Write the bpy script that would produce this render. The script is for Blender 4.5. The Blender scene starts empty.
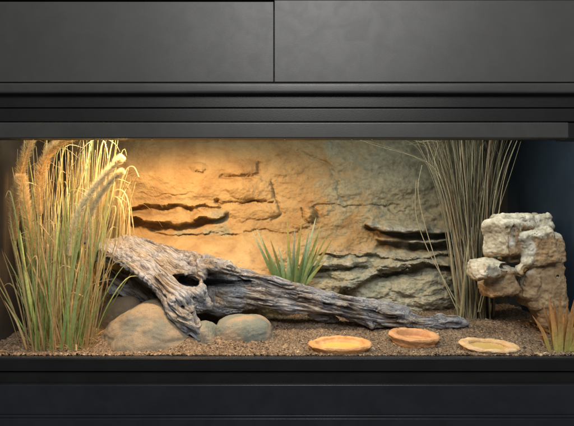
import bpy, bmesh, math, random
import numpy as np
from mathutils import Vector
random.seed(7); rng = np.random.default_rng(7)
scene = bpy.context.scene
COL = scene.collection
D = 0.9; ZC = 0.30; PX = 0.002            # camera distance to the front of the tank, eye height, metres per photo pixel at the front

def W(px, py, y=0.0):
    s = (D + y) / D
    return np.array([(px - 287) * PX * s, y, ZC + (213 - py) * PX * s])
def RP(r, y): return r * PX * (D + y) / D

# ---------------------------------------------------------------- noise
def _h(ix, iy, iz, seed):
    n = (ix.astype(np.int64) * 374761393 + iy.astype(np.int64) * 668265263 + iz.astype(np.int64) * 2147483647 + seed * 1442695041) & 0xFFFFFFFF
    n = ((n ^ (n >> 13)) * 1274126177) & 0xFFFFFFFF
    n = ((n ^ (n >> 16)) * 2246822519) & 0xFFFFFFFF
    n = n ^ (n >> 15)
    return (n & 0xFFFF) / 32767.5 - 1.0
def vn(x, y, z, seed=0):
    x = np.asarray(x, float); y = np.asarray(y, float) + 0 * x; z = np.asarray(z, float) + 0 * x
    ix = np.floor(x); iy = np.floor(y); iz = np.floor(z)
    fx = x - ix; fy = y - iy; fz = z - iz
    fx = fx * fx * fx * (fx * (fx * 6 - 15) + 10); fy = fy * fy * fy * (fy * (fy * 6 - 15) + 10); fz = fz * fz * fz * (fz * (fz * 6 - 15) + 10)
    r = 0
    for a in (0, 1):
        wa = fx if a else 1 - fx
        for b in (0, 1):
            wb = fy if b else 1 - fy
            for c in (0, 1):
                wc = fz if c else 1 - fz
                r = r + wa * wb * wc * _h(ix + a, iy + b, iz + c, seed)
    return r
def fbm(x, y, z, octv=4, seed=0, gain=.5, lac=2.03):
    a = 1; r = 0; f = 1
    for i in range(octv):
        r = r + a * vn(x * f + 13.7 * i, y * f + 5.1 * i, z * f + 9.3 * i, seed + i); a *= gain; f *= lac
    return r
def sst(a, b, x):
    t = np.clip((x - a) / (b - a), 0, 1); return t * t * (3 - 2 * t)

# ---------------------------------------------------------------- objects
def tag(o, label=None, cat=None, group=None, kind=None):
    if label: o['label'] = label
    if cat: o['category'] = cat
    if group: o['group'] = group
    if kind: o['kind'] = kind
    return o
def empty(name, loc, label, cat, group=None):
    o = bpy.data.objects.new(name, None); COL.objects.link(o); o.location = tuple(loc); o.empty_display_size = .02
    return tag(o, label, cat, group)
def link(name, me, mat, parent=None):
    if mat: me.materials.append(mat)
    o = bpy.data.objects.new(name, me); COL.objects.link(o)
    if parent is not None:
        o.parent = parent
        L = parent.location if parent.parent is None else parent.location + parent.parent.location
        o.location = (0, 0, 0)
        me.transform(__import__('mathutils').Matrix.Translation(-L))
    return o
def mesh_np(name, V, F, smooth=True):
    me = bpy.data.meshes.new(name)
    V = np.asarray(V, np.float32); F = np.asarray(F, np.int32)
    n = F.shape[1]
    me.vertices.add(len(V)); me.vertices.foreach_set('co', V.ravel())
    me.loops.add(F.size); me.loops.foreach_set('vertex_index', F.ravel())
    me.polygons.add(len(F)); me.polygons.foreach_set('loop_start', np.arange(0, F.size, n, dtype=np.int32))
    me.polygons.foreach_set('use_smooth', np.full(len(F), smooth))
    me.update(calc_edges=True)
    return me
def normals(me):
    N = np.zeros(len(me.vertices) * 3, np.float32); me.vertex_normals.foreach_get('vector', N); return N.reshape(-1, 3)
def coords(me):
    N = np.zeros(len(me.vertices) * 3, np.float32); me.vertices.foreach_get('co', N); return N.reshape(-1, 3)
def setco(me, V):
    me.vertices.foreach_set('co', np.asarray(V, np.float32).ravel()); me.update()
def fattr(me, name, a):
    at = me.attributes.new(name, 'FLOAT', 'POINT'); at.data.foreach_set('value', np.asarray(a, np.float32).ravel())
def vattr(me, name, a):
    at = me.attributes.new(name, 'FLOAT_VECTOR', 'POINT'); at.data.foreach_set('vector', np.asarray(a, np.float32).ravel())

# ---------------------------------------------------------------- signed distance modelling
class SDF:
    def __init__(s, lo, hi, h):
        s.lo = np.array(lo, float); s.h = h
        s.n = np.ceil((np.array(hi) - s.lo) / h).astype(int) + 1
        s.F = np.full(s.n, .03, np.float32)
    def box(s, lo, hi):
        a = np.clip(np.floor((lo - s.lo) / s.h).astype(int), 0, s.n - 1); b = np.clip(np.ceil((hi - s.lo) / s.h).astype(int) + 1, 1, s.n)
        X = [s.lo[i] + s.h * np.arange(a[i], b[i]) for i in range(3)]
        return tuple(slice(a[i], b[i]) for i in range(3)), X[0][:, None, None], X[1][None, :, None], X[2][None, None, :]
    def blend(s, sl, d, k, sub=False):
        F = s.F[sl]
        if sub:
            d = -d; hh = np.clip(.5 - .5 * (d - F) / k, 0, 1); s.F[sl] = (d * (1 - hh) + F * hh) + k * hh * (1 - hh)
        else:
            hh = np.clip(.5 + .5 * (d - F) / k, 0, 1); s.F[sl] = (d * (1 - hh) + F * hh) - k * hh * (1 - hh)
    def cap(s, A, B, ra, rb, k=.008, sub=False):
        A = np.array(A); B = np.array(B); m = max(ra, rb) + .03
        sl, X, Y, Z = s.box(np.minimum(A, B) - m, np.maximum(A, B) + m)
        d = B - A; L = d @ d + 1e-12
        t = np.clip(((X - A[0]) * d[0] + (Y - A[1]) * d[1] + (Z - A[2]) * d[2]) / L, 0, 1)
        q = np.sqrt((X - A[0] - t * d[0]) ** 2 + (Y - A[1] - t * d[1]) ** 2 + (Z - A[2] - t * d[2]) ** 2) - (ra + (rb - ra) * t)
        s.blend(sl, q, k, sub)
    def ell(s, C, R, k=.008, sub=False, rot=0, tilt=0):
        C = np.array(C); R = np.array(R); m = max(R) + .02
        sl, X, Y, Z = s.box(C - m, C + m)
        x = X - C[0]; y = Y - C[1]; z = Z - C[2]
        c, n = math.cos(rot), math.sin(rot); x, z = x * c + z * n, -x * n + z * c
        c, n = math.cos(tilt), math.sin(tilt); x, y = x * c + y * n, -x * n + y * c
        q = np.sqrt((x / R[0]) ** 2 + (y / R[1]) ** 2 + (z / R[2]) ** 2)
        s.blend(sl, (q - 1) * min(R), k, sub)
    def rbox(s, C, R, rad=.004, k=.005, sub=False, rot=0, yaw=0, pitch=0):
        C = np.array(C); R = np.array(R); m = np.linalg.norm(R) + .015
        sl, X, Y, Z = s.box(C - m, C + m)
        x = X - C[0]; y = Y - C[1]; z = Z - C[2]
        c, n = math.cos(rot), math.sin(rot); x, z = x * c + z * n, -x * n + z * c
        c, n = math.cos(yaw), math.sin(yaw); x, y = x * c + y * n, -x * n + y * c
        c, n = math.cos(pitch), math.sin(pitch); y, z = y * c + z * n, -y * n + z * c
        qx = np.abs(x) - R[0] + rad; qy = np.abs(y) - R[1] + rad; qz = np.abs(z) - R[2] + rad
        q = np.sqrt(np.maximum(qx, 0) ** 2 + np.maximum(qy, 0) ** 2 + np.maximum(qz, 0) ** 2) + np.minimum(np.maximum(np.maximum(qx, qy), qz), 0) - rad
        s.blend(sl, q, k, sub)
    def mesh(s, name):
        F = s.F; F[0] = F[-1] = .03; F[:, 0] = F[:, -1] = .03; F[:, :, 0] = F[:, :, -1] = .03
        S = F < 0; nx, ny, nz = F.shape
        c = np.zeros((nx - 1, ny - 1, nz - 1), np.int8)
        for a in (0, 1):
            for b in (0, 1):
                for e in (0, 1): c += S[a:nx - 1 + a, b:ny - 1 + b, e:nz - 1 + e]
        I = np.argwhere((c > 0) & (c < 8)); idx = np.full(c.shape, -1, np.int32); idx[I[:, 0], I[:, 1], I[:, 2]] = np.arange(len(I))
        acc = np.zeros((len(I), 3)); cnt = np.zeros(len(I))
        cr = [(a, b, e) for a in (0, 1) for b in (0, 1) for e in (0, 1)]
        for p in cr:
            for ax in range(3):
                if p[ax]: continue
                q = list(p); q[ax] = 1
                f0 = F[I[:, 0] + p[0], I[:, 1] + p[1], I[:, 2] + p[2]]; f1 = F[I[:, 0] + q[0], I[:, 1] + q[1], I[:, 2] + q[2]]
                m = (f0 < 0) != (f1 < 0); t = np.where(m, f0 / np.where(m, f0 - f1, 1), 0)
                pos = np.tile(np.array(p, float), (len(I), 1)); pos[:, ax] += t
                acc += pos * m[:, None]; cnt += m
        V = s.lo + s.h * (I + acc / cnt[:, None])
        Q = []
        for ax in range(3):
            o1, o2 = (ax + 1) % 3, (ax + 2) % 3
            sl0 = [slice(None)] * 3; sl1 = [slice(None)] * 3; sl0[ax] = slice(0, -1); sl1[ax] = slice(1, None)
            a0 = S[tuple(sl0)]; a1 = S[tuple(sl1)]
            E = np.argwhere(a0 != a1); ins = a0[E[:, 0], E[:, 1], E[:, 2]]
            def cell(d1, d2):
                e = E.copy(); e[:, o1] -= d1; e[:, o2] -= d2; return idx[e[:, 0], e[:, 1], e[:, 2]]
            q = np.stack([cell(1, 1), cell(0, 1), cell(0, 0), cell(1, 0)], 1)
            q[~ins] = q[~ins][:, ::-1]; Q.append(q)
        return mesh_np(name, V, np.concatenate(Q))

# ---------------------------------------------------------------- materials
def mat(name):
    m = bpy.data.materials.new(name); m.use_nodes = True; nt = m.node_tree; b = nt.nodes['Principled BSDF']
    return m, nt, b
def N(nt, t, **kw):
    n = nt.nodes.new(t)
    for k, v in kw.items():
        if k in n.inputs: n.inputs[k].default_value = v
        else: setattr(n, k, v)
    return n
def ramp(nt, fac, stops, interp='LINEAR'):
    r = nt.nodes.new('ShaderNodeValToRGB'); r.color_ramp.interpolation = interp
    el = r.color_ramp.elements
    while len(el) < len(stops): el.new(.5)
    for e, (p, c) in zip(el, stops): e.position = p; e.color = (*c, 1) if len(c) == 3 else c
    nt.links.new(fac, r.inputs[0]); return r
def mixc(nt, fac, a, b, mode='MIX'):
    m = nt.nodes.new('ShaderNodeMix'); m.data_type = 'RGBA'; m.blend_type = mode
    for s, v in ((0, fac), (6, a), (7, b)):
        if hasattr(v, 'links') or hasattr(v, 'is_linked'): nt.links.new(v, m.inputs[s])
        else: m.inputs[s].default_value = (*v, 1) if isinstance(v, tuple) else v
    return m.outputs[2]
def noise(nt, vec, scale, detail=4, rough=.55, dist=0):
    n = N(nt, 'ShaderNodeTexNoise', Scale=scale, Detail=detail, Roughness=rough, Distortion=dist); nt.links.new(vec, n.inputs['Vector']); return n.outputs['Fac']
def pos(nt): return nt.nodes.new('ShaderNodeNewGeometry').outputs['Position']
def bump(nt, b, h, strength, dist, prev=None):
    n = N(nt, 'ShaderNodeBump', Strength=strength, Distance=dist); nt.links.new(h, n.inputs['Height'])
    if prev is not None: nt.links.new(prev, n.inputs['Normal'])
    nt.links.new(n.outputs[0], b.inputs['Normal']); return n.outputs[0]
def mathn(nt, op, a, b=0.0):
    m = nt.nodes.new('ShaderNodeMath'); m.operation = op
    for i, v in enumerate((a, b)):
        if isinstance(v, (int, float)): m.inputs[i].default_value = v
        else: nt.links.new(v, m.inputs[i])
    return m.outputs[0]

def black_paint(name, c0, c1, rough=.42):
    m, nt, b = mat(name); p = pos(nt)
    mp = N(nt, 'ShaderNodeMapping'); mp.inputs['Scale'].default_value = (1, 1, 3); nt.links.new(p, mp.inputs[0])
    n1 = noise(nt, p, 9, 5, .65); n2 = noise(nt, mp.outputs[0], 260, 3, .6); n3 = noise(nt, p, 34, 3, .5, .6)
    f = mathn(nt, 'ADD', mathn(nt, 'MULTIPLY', n1, .6), mathn(nt, 'MULTIPLY', n3, .4))
    nt.links.new(ramp(nt, f, [(.4, c0), (.6, c1)]).outputs[0], b.inputs['Base Color'])
    r = ramp(nt, n3, [(.36, (rough + .018,) * 3), (.62, (rough - .012,) * 3)]); nt.links.new(r.outputs[0], b.inputs['Roughness'])
    n4 = noise(nt, p, 1400, 2, .5); dst = ramp(nt, n4, [(.74, (0, 0, 0)), (.80, (1, 1, 1))]).outputs[0]; nt.links.new(mixc(nt, mathn(nt, 'MULTIPLY', dst, .35), b.inputs['Base Color'].links[0].from_socket, (.20, .19, .18)), b.inputs['Base Color'])
    bump(nt, b, n2, .2, .0005); b.inputs['Specular IOR Level'].default_value = .5
    return m
M_panel = black_paint('satin_black_board', (.046, .046, .043), (.055, .055, .052), .48)
M_trim = black_paint('black_trim', (.040, .040, .039), (.052, .052, .050), .4)
M_trimd = black_paint('dark_trim', (.008, .008, .008), (.012, .012, .012), .38)
M_base = black_paint('blue_black_trim', (.015, .017, .021), (.021, .023, .028), .34)
M_side = black_paint('navy_side', (.016, .028, .046), (.022, .037, .060), .55)
M_inner = black_paint('dark_inner', (.035, .028, .02), (.05, .04, .03), .7)
m, nt, b = mat('steel_screw'); b.inputs['Base Color'].default_value = (.7, .68, .62, 1); b.inputs['Metallic'].default_value = 1; b.inputs['Roughness'].default_value = .3; M_screw = m

def rock_wall_mat():
    m, nt, b = mat('sculpted_sandy_rock'); p = pos(nt)
    at = N(nt, 'ShaderNodeAttribute', attribute_name='green').outputs['Fac']
    bl = N(nt, 'ShaderNodeAttribute', attribute_name='blue').outputs['Fac']
    n1 = noise(nt, p, 14, 6, .6, .4); n2 = noise(nt, p, 70, 5, .65); n3 = noise(nt, p, 420, 4, .7)
    sand = ramp(nt, n1, [(.3, (.32, .20, .10)), (.5, (.43, .305, .155)), (.72, (.50, .38, .21))]).outputs[0]
    green = ramp(nt, n2, [(.3, (.23, .215, .155)), (.55, (.36, .34, .25)), (.75, (.46, .44, .34))]).outputs[0]
    blue = ramp(nt, n2, [(.3, (.26, .27, .30)), (.7, (.50, .51, .54))]).outputs[0]
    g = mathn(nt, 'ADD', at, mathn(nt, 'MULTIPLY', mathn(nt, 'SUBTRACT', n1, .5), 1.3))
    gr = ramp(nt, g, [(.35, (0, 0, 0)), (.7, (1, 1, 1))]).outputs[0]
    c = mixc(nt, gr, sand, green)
    bb = mathn(nt, 'MULTIPLY', bl, ramp(nt, n2, [(.38, (0, 0, 0)), (.58, (1, 1, 1))]).outputs[0])
    c = mixc(nt, bb, c, blue)
    sp = ramp(nt, n3, [(.25, (.55, .5, .45)), (.42, (1, 1, 1)), (.7, (1.0, 1.0, 1.0)), (.8, (1.25, 1.2, 1.1))]).outputs[0]
    c = mixc(nt, 1.0, c, sp, 'MULTIPLY')
    nt.links.new(c, b.inputs['Base Color']); b.inputs['Roughness'].default_value = .93; b.inputs['Specular IOR Level'].default_value = .2
    q = bump(nt, b, n2, .5, .003); bump(nt, b, n3, .6, .0012, q)
    return m
M_wall = rock_wall_mat()

def wood_mat():
    m, nt, b = mat('weathered_driftwood')
    gc = N(nt, 'ShaderNodeAttribute', attribute_name='grain').outputs['Vector']
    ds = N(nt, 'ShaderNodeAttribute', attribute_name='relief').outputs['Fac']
    p = pos(nt)
    n1 = noise(nt, gc, 1.0, 6, .62, .3)
    mp = N(nt, 'ShaderNodeMapping'); mp.inputs['Scale'].default_value = (1.0, 3.5, 3.5); nt.links.new(gc, mp.inputs[0]); n2 = noise(nt, mp.outputs[0], 1.6, 5, .65)
    n3 = noise(nt, p, 18, 4, .6)
    mp3 = N(nt, 'ShaderNodeMapping'); mp3.inputs['Scale'].default_value = (.55, 1.15, 1.15); nt.links.new(gc, mp3.inputs[0]); n4 = noise(nt, mp3.outputs[0], .8, 3, .55, .5)
    ck = ramp(nt, mathn(nt, 'ABSOLUTE', mathn(nt, 'SUBTRACT', n4, .5)), [(.0, (0, 0, 0)), (.022, (.45, .45, .45)), (.05, (1, 1, 1))]).outputs[0]
    mp5 = N(nt, 'ShaderNodeMapping'); mp5.inputs['Scale'].default_value = (1.4, 8, 8); nt.links.new(gc, mp5.inputs[0]); n5 = noise(nt, mp5.outputs[0], 1.3, 4, .7)
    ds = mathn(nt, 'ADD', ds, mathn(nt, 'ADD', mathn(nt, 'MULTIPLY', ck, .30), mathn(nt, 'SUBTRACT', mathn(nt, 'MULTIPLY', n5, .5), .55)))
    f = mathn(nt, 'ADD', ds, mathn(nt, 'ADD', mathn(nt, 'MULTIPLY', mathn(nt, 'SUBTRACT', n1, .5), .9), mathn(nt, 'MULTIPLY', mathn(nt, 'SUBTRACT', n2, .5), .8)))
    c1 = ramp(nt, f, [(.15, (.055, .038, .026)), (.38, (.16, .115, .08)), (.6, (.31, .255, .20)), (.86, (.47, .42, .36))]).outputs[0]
    c2 = ramp(nt, f, [(.15, (.04, .038, .04)), (.40, (.13, .132, .15)), (.62, (.29, .30, .34)), (.86, (.47, .485, .53))]).outputs[0]
    c = mixc(nt, ramp(nt, n3, [(.40, (0, 0, 0)), (.56, (1, 1, 1))]).outputs[0], c1, c2)
    nt.links.new(c, b.inputs['Base Color']); b.inputs['Roughness'].default_value = .85; b.inputs['Specular IOR Level'].default_value = .25
    q = bump(nt, b, n1, 1.0, .006); q = bump(nt, b, ck, .9, .003, q); q = bump(nt, b, n2, 1.0, .003, q); bump(nt, b, n5, .8, .0012, q)
    return m
M_wood = wood_mat()

def stone_mat(name, a, bcol, dust, dlo=.45, dhi=.62, sc=9):
    m, nt, b = mat(name); p = pos(nt)
    n1 = noise(nt, p, 30, 5, .6); n2 = noise(nt, p, sc, 2, .5, .3); n3 = noise(nt, p, 480, 4, .75)
    c = mixc(nt, n1, a, bcol)
    c = mixc(nt, ramp(nt, n2, [(dlo, (0, 0, 0)), (dhi, (1, 1, 1))]).outputs[0], c, dust)
    sp = ramp(nt, n3, [(.32, (.45, .43, .40)), (.44, (.95, .95, .95)), (.62, (1, 1, 1)), (.72, (1.35, 1.33, 1.28))]).outputs[0]
    nt.links.new(mixc(nt, 1.0, c, sp, 'MULTIPLY'), b.inputs['Base Color']); b.inputs['Roughness'].default_value = .8
    q = bump(nt, b, n1, .3, .003); q = bump(nt, b, noise(nt, p, 140, 4, .75), .55, .0022, q)
    v = N(nt, 'ShaderNodeTexVoronoi', Scale=120.0); nt.links.new(p, v.inputs['Vector']); pr = ramp(nt, mathn(nt, 'ADD', v.outputs['Distance'], mathn(nt, 'MULTIPLY', n2, .5)), [(.30, (0, 0, 0)), (.40, (1, 1, 1))]).outputs[0]
    q = bump(nt, b, pr, .5, .0015, q); bump(nt, b, n3, .6, .001, q)
    return m
M_boulder = stone_mat('sandy_boulder', (.20, .16, .11), (.33, .26, .175), (.17, .165, .135), .48, .60, 14)
M_dark = stone_mat('dark_stone', (.10, .08, .06), (.17, .13, .09), (.2, .15, .1))
M_cobble = stone_mat('grey_green_cobble', (.13, .145, .125), (.22, .23, .19), (.32, .245, .17), .50, .60, 13)

def tufa_mat():
    m, nt, b = mat('porous_limestone'); p = pos(nt)
    at = N(nt, 'ShaderNodeAttribute', attribute_name='crust_and_light').outputs['Fac']
    n1 = noise(nt, p, 40, 6, .65, .3); n2 = noise(nt, p, 9, 3, .5); n3 = noise(nt, p, 330, 3, .6)
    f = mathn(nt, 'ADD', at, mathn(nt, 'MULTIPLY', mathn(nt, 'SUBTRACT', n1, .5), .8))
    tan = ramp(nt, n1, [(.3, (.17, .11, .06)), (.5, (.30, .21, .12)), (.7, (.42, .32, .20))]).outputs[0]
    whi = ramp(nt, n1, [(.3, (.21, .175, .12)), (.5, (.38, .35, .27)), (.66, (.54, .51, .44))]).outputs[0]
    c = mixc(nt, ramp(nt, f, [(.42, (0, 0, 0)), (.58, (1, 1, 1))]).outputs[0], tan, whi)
    v = N(nt, 'ShaderNodeTexVoronoi', Scale=190.0); nt.links.new(p, v.inputs['Vector'])
    pm = ramp(nt, mathn(nt, 'ADD', v.outputs['Distance'], mathn(nt, 'MULTIPLY', n2, .5)), [(.27, (.2, .15, .1)), (.40, (1, 1, 1))]).outputs[0]
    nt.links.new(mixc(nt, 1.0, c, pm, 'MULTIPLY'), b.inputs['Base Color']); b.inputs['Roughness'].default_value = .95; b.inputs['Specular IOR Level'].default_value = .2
    q = bump(nt, b, pm, .6, .003); q = bump(nt, b, n1, .5, .004, q); bump(nt, b, n3, .6, .001, q)
    return m
M_tufa = tufa_mat()

def soil_mat():
    m, nt, b = mat('coarse_sandy_soil'); p = pos(nt)
    n1 = noise(nt, p, 22, 5, .6); n2 = noise(nt, p, 190, 5, .75); n3 = noise(nt, p, 900, 2, .6)
    c = ramp(nt, n2, [(.36, (.045, .032, .024)), (.45, (.16, .115, .08)), (.56, (.27, .20, .14)), (.7, (.44, .35, .26))]).outputs[0]
    d = ramp(nt, n1, [(.3, (.7, .68, .66)), (.7, (1.1, 1.08, 1.05))]).outputs[0]
    nt.links.new(mixc(nt, 1.0, c, d, 'MULTIPLY'), b.inputs['Base Color']); b.inputs['Roughness'].default_value = .95; b.inputs['Specular IOR Level'].default_value = .15
    q = bump(nt, b, n2, .8, .003); bump(nt, b, n3, .5, .001, q)
    return m
M_soil = soil_mat()

def col_mat(name, rough=.6, trans=.25, fib=0.0, attr='tint'):
    m, nt, b = mat(name)
    a = N(nt, 'ShaderNodeAttribute', attribute_name=attr).outputs['Color']; p = pos(nt)
    n = noise(nt, p, 160, 4, .7)
    c = mixc(nt, 1.0, a, ramp(nt, n, [(.3, (.72, .70, .66)), (.7, (1.15, 1.15, 1.15))]).outputs[0], 'MULTIPLY')
    nt.links.new(c, b.inputs['Base Color']); b.inputs['Roughness'].default_value = rough; b.inputs['Specular IOR Level'].default_value = .3
    if trans:
        t = N(nt, 'ShaderNodeBsdfTranslucent'); nt.links.new(c, t.inputs[0])
        mx = N(nt, 'ShaderNodeMixShader', Fac=trans); nt.links.new(b.outputs[0], mx.inputs[1]); nt.links.new(t.outputs[0], mx.inputs[2])
        nt.links.new(mx.outputs[0], nt.nodes['Material Output'].inputs[0])
    return m
M_leaf = col_mat('leaf', .5, .3); M_dry = col_mat('dry_stem', .75, .12); M_plume = col_mat('plume_hair', .8, .35); M_chip = col_mat('wood_chip', .9, 0)

def bowl_mat(name, c1, c2, water=None):
    m, nt, b = mat(name); p = pos(nt)
    n1 = noise(nt, p, 45, 5, .6, .4); n3 = noise(nt, p, 500, 3, .6)
    nt.links.new(mixc(nt, ramp(nt, n1, [(.35, (0, 0, 0)), (.65, (1, 1, 1))]).outputs[0], c1, c2), b.inputs['Base Color'])
    b.inputs['Roughness'].default_value = .6; q = bump(nt, b, n1, .6, .004); q = bump(nt, b, noise(nt, p, 150, 4, .7), .6, .002, q); bump(nt, b, n3, .4, .0008, q); return m
M_bowl = bowl_mat('orange_resin', (.55, .26, .09), (.68, .38, .16)); M_bowl2 = bowl_mat('brown_orange_resin', (.46, .22, .09), (.60, .33, .16)); M_bowl3 = bowl_mat('pale_resin', (.52, .31, .13), (.68, .50, .30))
m, nt, b = mat('yellow_glazed_well'); p = pos(nt); nt.links.new(mixc(nt, noise(nt, p, 40, 4), (.76, .37, .09), (.82, .44, .13)), b.inputs['Base Color']); b.inputs['Roughness'].default_value = .3; M_well = m
m, nt, b = mat('olive_glazed_well'); p = pos(nt); nt.links.new(mixc(nt, noise(nt, p, 40, 4), (.46, .31, .09), (.56, .40, .15)), b.inputs['Base Color']); b.inputs['Roughness'].default_value = .35; M_well3 = m

# ---------------------------------------------------------------- cabinet and tank
def boxm(name, lo, hi, m_, parent, bev=.002):
    bm = bmesh.new(); bmesh.ops.create_cube(bm, size=1)
    lo = np.array(lo); hi = np.array(hi)
    for v in bm.verts: v.co = Vector(tuple((lo + hi) / 2 + np.array(v.co) * (hi - lo)))
    if bev: bmesh.ops.bevel(bm, geom=bm.edges[:], offset=bev, segments=3, affect='EDGES', profile=.6)
    me = bpy.data.meshes.new(name); bm.to_mesh(me); bm.free()
    for pl in me.polygons: pl.use_smooth = bev > 0
    o = link(name, me, m_, parent)
    if bev: 
        md = o.modifiers.new('n', 'WEIGHTED_NORMAL'); md.keep_sharp = False
    return o
def zz(py, y): return W(287, py, y)[2]
def xx(px, y): return W(px, 213, y)[0]
def strip(name, p0, p1, y, m_, parent, x0=-.80, x1=.80, back=.012, bev=.0018):
    return boxm(name, (x0, y, zz(p1, y)), (x1, back, zz(p0, y)), m_, parent, bev)

XL, XR, YB, ZT = -.63, .665, .455, .575
cab = empty('upper_cabinet', (0, 0, .56), 'matte black upper cabinet with one vertical seam, above the lit tank', 'cabinet')
boxm('door_panel', (-.80, -.018, zz(82, -.018)), (xx(274, -.018) - .0008, .012, zz(1.6, -.018)), M_panel, cab, .0012)
boxm('door_panel', (xx(274, -.018) + .0008, -.0195, zz(82, -.0195)), (.80, .012, zz(.1, -.0195)), M_panel, cab, .0012)
boxm('top_rail', (-.80, -.012, zz(1.0, -.012) + .002), (.80, .012, .80), M_trimd, cab, .001)
boxm('carcass', (-.80, .0135, .585), (.80, .46, .80), M_trimd, cab, .001)

tank = empty('terrarium', (0, 0, 0), 'black framed wide glass-fronted terrarium with stepped black rails, lit inside', 'terrarium')
strip('cornice_rail', 82.4, 93.2, -.034, M_trim, tank, bev=.0055)
strip('upper_rail', 94.2, 107.6, -.022, M_trimd, tank, bev=.0016)
strip('middle_rail', 108.4, 121.6, -.024, M_trimd, tank, bev=.0016)
hx = xx(569, -.034)
hd = strip('header_rail', 122.2, 138.3, -.034, M_trim, tank, x1=hx, back=-.018, bev=.0030)
boxm('end_post', (hx + .0012, -.028, zz(138, -.034)), (.80, .012, zz(122.8, -.028)), M_trimd, tank, .001)
boxm('header_back', (-.79, .0125, .4485), (.79, .019, ZT), M_trimd, tank, .001)
strip('sill_track', 357.7, 359.4, -.012, M_base, tank, back=.002, bev=.0007)
strip('sill_rail', 358.9, 371.2, -.015, M_trimd, tank, back=.002, bev=.0010)
strip('lower_rail', 371.9, 384.0, -.009, M_trimd, tank, bev=.001)
boxm('back_panel', (XL, YB, -.02), (XR, YB + .01, ZT), M_inner, tank, 0)
boxm('side_panel', (XL - .01, .0125, -.02), (XL - .0005, YB + .01, ZT), M_inner, tank, 0)
boxm('side_panel', (XR + .0005, .0125, -.02), (XR + .01, YB + .01, ZT), M_side, tank, 0)
boxm('roof_panel', (XL - .01, .0225, ZT + .0005), (XR + .01, YB + .01, ZT + .01), M_trimd, tank, 0)
boxm('floor_panel', (XL - .01, .0125, -.032), (XR + .01, YB + .01, -.0205), M_trimd, tank, 0)
for px in (33, 101, 152, 220, 285, 352, 372):
    bm = bmesh.new(); bmesh.ops.create_uvsphere(bm, u_segments=12, v_segments=6, radius=.0016)
    me = bpy.data.meshes.new('screw'); bm.to_mesh(me); bm.free()
    c = W(px, 139.3, -.026); c[2] = zz(138.3, -.034) - .0002
    for v in me.vertices: v.co = Vector((v.co.x + c[0], v.co.y + c[1], v.co.z * .8 + c[2]))
    link('screw', me, M_screw, tank)
bc = empty('base_cabinet', (0, 0, -.14), 'blue-black base cabinet front with stepped edge, below the tank', 'cabinet')
strip('front_panel', 384.9, 415.0, -.017, M_base, bc, bev=.0022)
strip('ledge_strip', 415.6, 418.0, -.021, M_base, bc, bev=.0009)
strip('plinth', 418.7, 440, -.023, M_base, bc, bev=.0016)

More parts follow.
